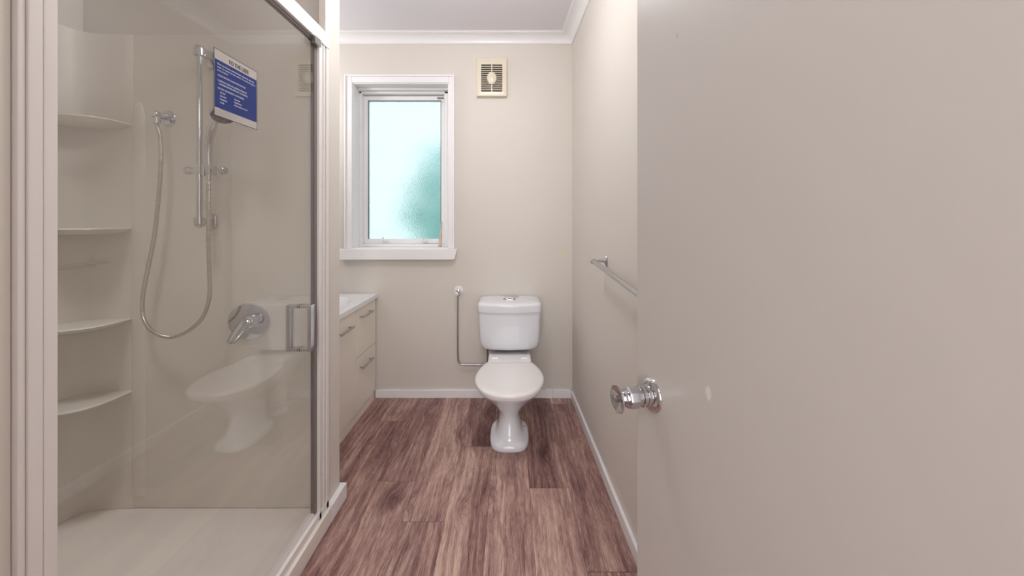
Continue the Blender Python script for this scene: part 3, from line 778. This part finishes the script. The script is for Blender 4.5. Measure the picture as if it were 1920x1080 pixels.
pts = [(q0.x, yp, q0.z), (xx-.002, yp, .55), (xx-.002, yp, .35), (xx, yp, zb3+.04), (xx+.006, yp, zb3+.018), (xx+.020, yp, zb3+.005), (xx+.042, yp, zb3), (-.20, yp, zb3), (-.145, yp, zb3-.001), (-.105, yp-.01, zb3+.004), (-.088, yp-.03, zb3+.03), (-.086, yp-.05, .28), (-.148, D-.08, .33), (-.150, D-.08, .372)]
b = MB(); b.tube(catmull(pts[:8], 6) + [Vector((-.158, yp, zb3)), Vector((-.150, yp, zb3+.006)), Vector((-.146, yp, zb3+.02)), Vector((-.146, yp-.02, .30)), Vector((-.146, D-.075, .34)), Vector((-.146, D-.08, .366))], .0062, 16)
b.build('feed_pipe', M['satin'], wp, smooth=SM)

# ---------------------------------------------------------------- towel rail
twl = thing('towel_rail', 'chrome towel rail on the right wall', 'towel rail')
def rail_mount(y, z):
    w0 = Vector((xr(y), y, z)); n0 = i_r
    b = MB()
    b.rings([[w0 + n0*t + Vector((0, math.cos(a)*r*.62, math.sin(a)*r)) for a in [2*PI*k/28 for k in range(28)]] for t, r in ((0, .028), (.002, .0285), (.006, .024), (.009, .014), (.012, .009))])
    b.lathe([(.010, .0095), (.030, .007), (.056, .0055)], w0, n0, 20)
    b.lathe([(.050, .004), (.054, .010), (.062, .0135), (.070, .0110), (.074, .004)], w0, n0, 24)
    b.build('bracket', M['chrome'], twl, smooth=SM)
    return w0 + n0*.062
ea = rail_mount(1.62, .969); eb = rail_mount(0.99, .925)
b = MB(); b.tube([ea, eb], .0095, 20); b.build('rail', M['satin'], twl, smooth=SM)

# ---------------------------------------------------------------- extractor fan
fan = thing('extractor_fan', 'cream square extractor fan with slatted grille high on back wall', 'fan')
fx0, fx1, fz0, fz1 = -.2165, -.0225, 1.938, 2.184
ix0, ix1 = at(902, 0, 2.37).x, at(942, 0, 2.37).x; iz1, iz0 = at(0, 120.5, 2.37).z, at(0, 171.8, 2.37).z
b = MB(); yf = D-.030
def rrect(x0, x1, z0, z1, y, r_, k=5):
    out = []
    for (cx, cz, a0) in ((x1-r_, z1-r_, 0), (x0+r_, z1-r_, PI/2), (x0+r_, z0+r_, PI), (x1-r_, z0+r_, 3*PI/2)):
        for q_ in range(k+1):
            a = a0 + q_/k*PI/2; out.append((cx+r_*math.cos(a), y, cz+r_*math.sin(a)))
    return out
b.rings([rrect(fx0, fx1, fz0, fz1, D, .004), rrect(fx0, fx1, fz0, fz1, yf+.004, .004), rrect(fx0+.002, fx1-.002, fz0+.002, fz1-.002, yf+.001, .004), rrect(fx0+.005, fx1-.005, fz0+.005, fz1-.005, yf, .004),
         rrect(ix0, ix1, iz0, iz1, yf, .006), rrect(ix0, ix1, iz0, iz1, D-.002, .006)], False, False)
b.build('housing', M['fan'], fan, smooth=math.radians(35))
b = MB(); b.box(ix0, ix1, D-.006, D-.001, iz0, iz1); b.build('cavity_shade_panel', M['dark'], fan)  # dark panel puts the shade behind the slats into colour
b = MB(); n_ = 14; pitch = (iz1-iz0)/n_
for k in range(1, n_):
    z = iz0 + pitch*k; b.box(ix0, ix1, yf+.002, yf+.010, z-pitch*.17, z+pitch*.17)
cxm = (ix0+ix1)/2; b.box(cxm-.003, cxm+.003, yf+.001, yf+.009, iz0, iz1)
gr = b.build('grille', M['fan'], fan)
zc = (iz0+iz1)/2
b = MB(); b.rings([[Vector((cxm + math.cos(a)*r*.031, yf+y_, zc + math.sin(a)*r*.039)) for a in [2*PI*k/40 for k in range(40)]] for r, y_ in ((1, .010), (1, .001), (.95, -.003), (.7, -.006), (.3, -.0075), (.02, -.008))])
b.build('grille_boss', M['fan'], gr, smooth=SM)

# ---------------------------------------------------------------- vanity
van = thing('vanity_unit', 'cream bathroom vanity cabinet with white top left of toilet', 'vanity')
VX = -0.866; VY0, VY1 = 1.545, 2.384
b = MB(); b.box(-1.36, VX-.018, VY0, VY1, .055, .645); b.build('cabinet_body', M['vanity'], van, bevel=0.001)
b = MB(); b.box(-1.34, VX-.008, VY0+.005, VY1, 0.0, .0545); b.build('kickboard', M['vanity'], van)
# top with integrated basin
b = MB(); hx0, hx1, hy0, hy1 = -1.375, VX+.010, VY0-.004, VY1+.012; zt2 = .672
cxx, cyy = -1.105, 1.985
def rectring(z, k=0.0, N=64):
    out = []
    for i in range(N):
        t = 2*PI*i/N; c, s = math.cos(t), math.sin(t); m = max(abs(c), abs(s))
        out.append(((hx0+hx1)/2 + (hx1-hx0-k)/2*c/m, (hy0+hy1)/2 + (hy1-hy0-k)/2*s/m, z))
    return out
def bowl(z, k, N=64):
    out = []
    for i in range(N):
        t = 2*PI*i/N; c, s = math.cos(t), math.sin(t); e = 2/3.2
        out.append((cxx + .185*k*math.copysign(abs(c)**e, c), cyy + .30*k*math.copysign(abs(s)**e, s), z))
    return out
b.rings([rectring(.6455), rectring(zt2-.002), rectring(zt2, .004), bowl(zt2, 1.03), bowl(zt2-.001, 1.01), bowl(zt2-.004, .985), bowl(zt2-.03, .9), bowl(zt2-.09, .72), bowl(zt2-.115, .4), bowl(zt2-.12, .05)])
b.build('basin_top', M['bench'], van, smooth=math.radians(35))
def front(y0, y1, z0, z1, name, hy_, hz):
    b = MB(); b.box(VX-.0175, VX, y0+.0015, y1-.0015, z0, z1); f = b.build(name, M['vanity'], van, bevel=0.0012)
    b = MB(); a0, a1 = hy_
    b.box(VX+.022, VX+.028, a0, a1, hz-.006, hz+.006); b.box(VX, VX+.024, a0+.008, a0+.016, hz-.004, hz+.004); b.box(VX, VX+.024, a1-.016, a1-.008, hz-.004, hz+.004)
    b.build('handle', M['satin'], f, bevel=0.001)
front(2.09, VY1, .364, .641, 'drawer', (2.125, 2.285), .589)
front(2.09, VY1, .058, .360, 'drawer', (2.125, 2.285), .298)
front(1.80, 2.089, .058, .641, 'door', (1.845, 2.000), .571)
front(1.548, 1.799, .058, .641, 'door', (1.62, 1.76), .571)

# ---------------------------------------------------------------- bathroom ceiling lamp and unseen fittings for the fill lights (lights at the top)
def dome(name, x, y, r, label):
    t = thing(name, label, 'ceiling light')
    b = MB(); b.lathe([(0, r*.6), (.012, r*.62), (.02, r*.5)], (x, y, CEIL), (0, 0, -1), 40); b.build('mount', M['plastic'], t, smooth=SM)
    m, n, l, p = new_mat('lit_diffuser'); p.inputs['Emission Color'].default_value = (1, .94, .87, 1); p.inputs['Emission Strength'].default_value = 3.0
    b = MB(); b.lathe([(.02, r), (.035, r*.99), (.050, r*.9), (.058, r*.7), (.062, r*.3), (.0625, 0)], (x, y, CEIL), (0, 0, -1), 40); b.build('diffuser', m, t, smooth=SM)
dome('ceiling_light', -0.17, 1.32, .14, 'round lit ceiling lamp over the bathroom floor')
dome('ceiling_light', 0, -.80, .17, 'unseen ceiling lamp added for fill in the hall behind the doorway')  # added fitting around the hall fill light
b = MB(); b.box(-1.639, -1.56, 1.86, 2.10, 1.98, 2.03); b.box(-1.639, -1.60, 1.92, 2.04, 1.90, 1.98)  # made-up fitting for the added vanity fill light
tag(b.build('fill_light_fitting', M['chrome'], None, bevel=.004), 'unseen chrome fitting added for the fill light above the vanity', 'wall light')
dl = thing('fill_downlight', 'added unseen downlight in the ceiling over the shower', 'fill_downlight')  # made-up fitting for the added shower fill spot
b = MB(); b.rings([[(-1.22+r_*math.cos(2*PI*k/32), .86+r_*math.sin(2*PI*k/32), CEIL-z) for k in range(32)] for r_, z in ((.045, 0), (.045, .004), (.036, .005), (.032, 0))], False, False); b.build('ring', M['plastic'], dl, smooth=SM)
m, n, l, p = new_mat('fill_lens'); p.inputs['Emission Color'].default_value = (1, 1, 1, 1); p.inputs['Emission Strength'].default_value = 3.0  # glow for the added shower fitting
b = MB(); b.lathe([(0, .033), (.0015, .033), (.002, 0)], (-1.22, .86, CEIL), (0, 0, -1)); b.build('lens', m, dl, smooth=SM)
b = MB(); wx0, wx1, wz0, wz1 = -0.90, 0.60, .40, 2.10  # made-up frame around the added hall fill light, out of view
b.box(wx0-.06, wx0, -1.85, -1.82, wz0-.06, wz1+.06); b.box(wx1, wx1+.06, -1.85, -1.82, wz0-.06, wz1+.06); b.box(wx0, wx1, -1.85, -1.82, wz0-.06, wz0); b.box(wx0, wx1, -1.85, -1.82, wz1, wz1+.06)
struct(b, 'window_2', M['trim'], bevel=.003)
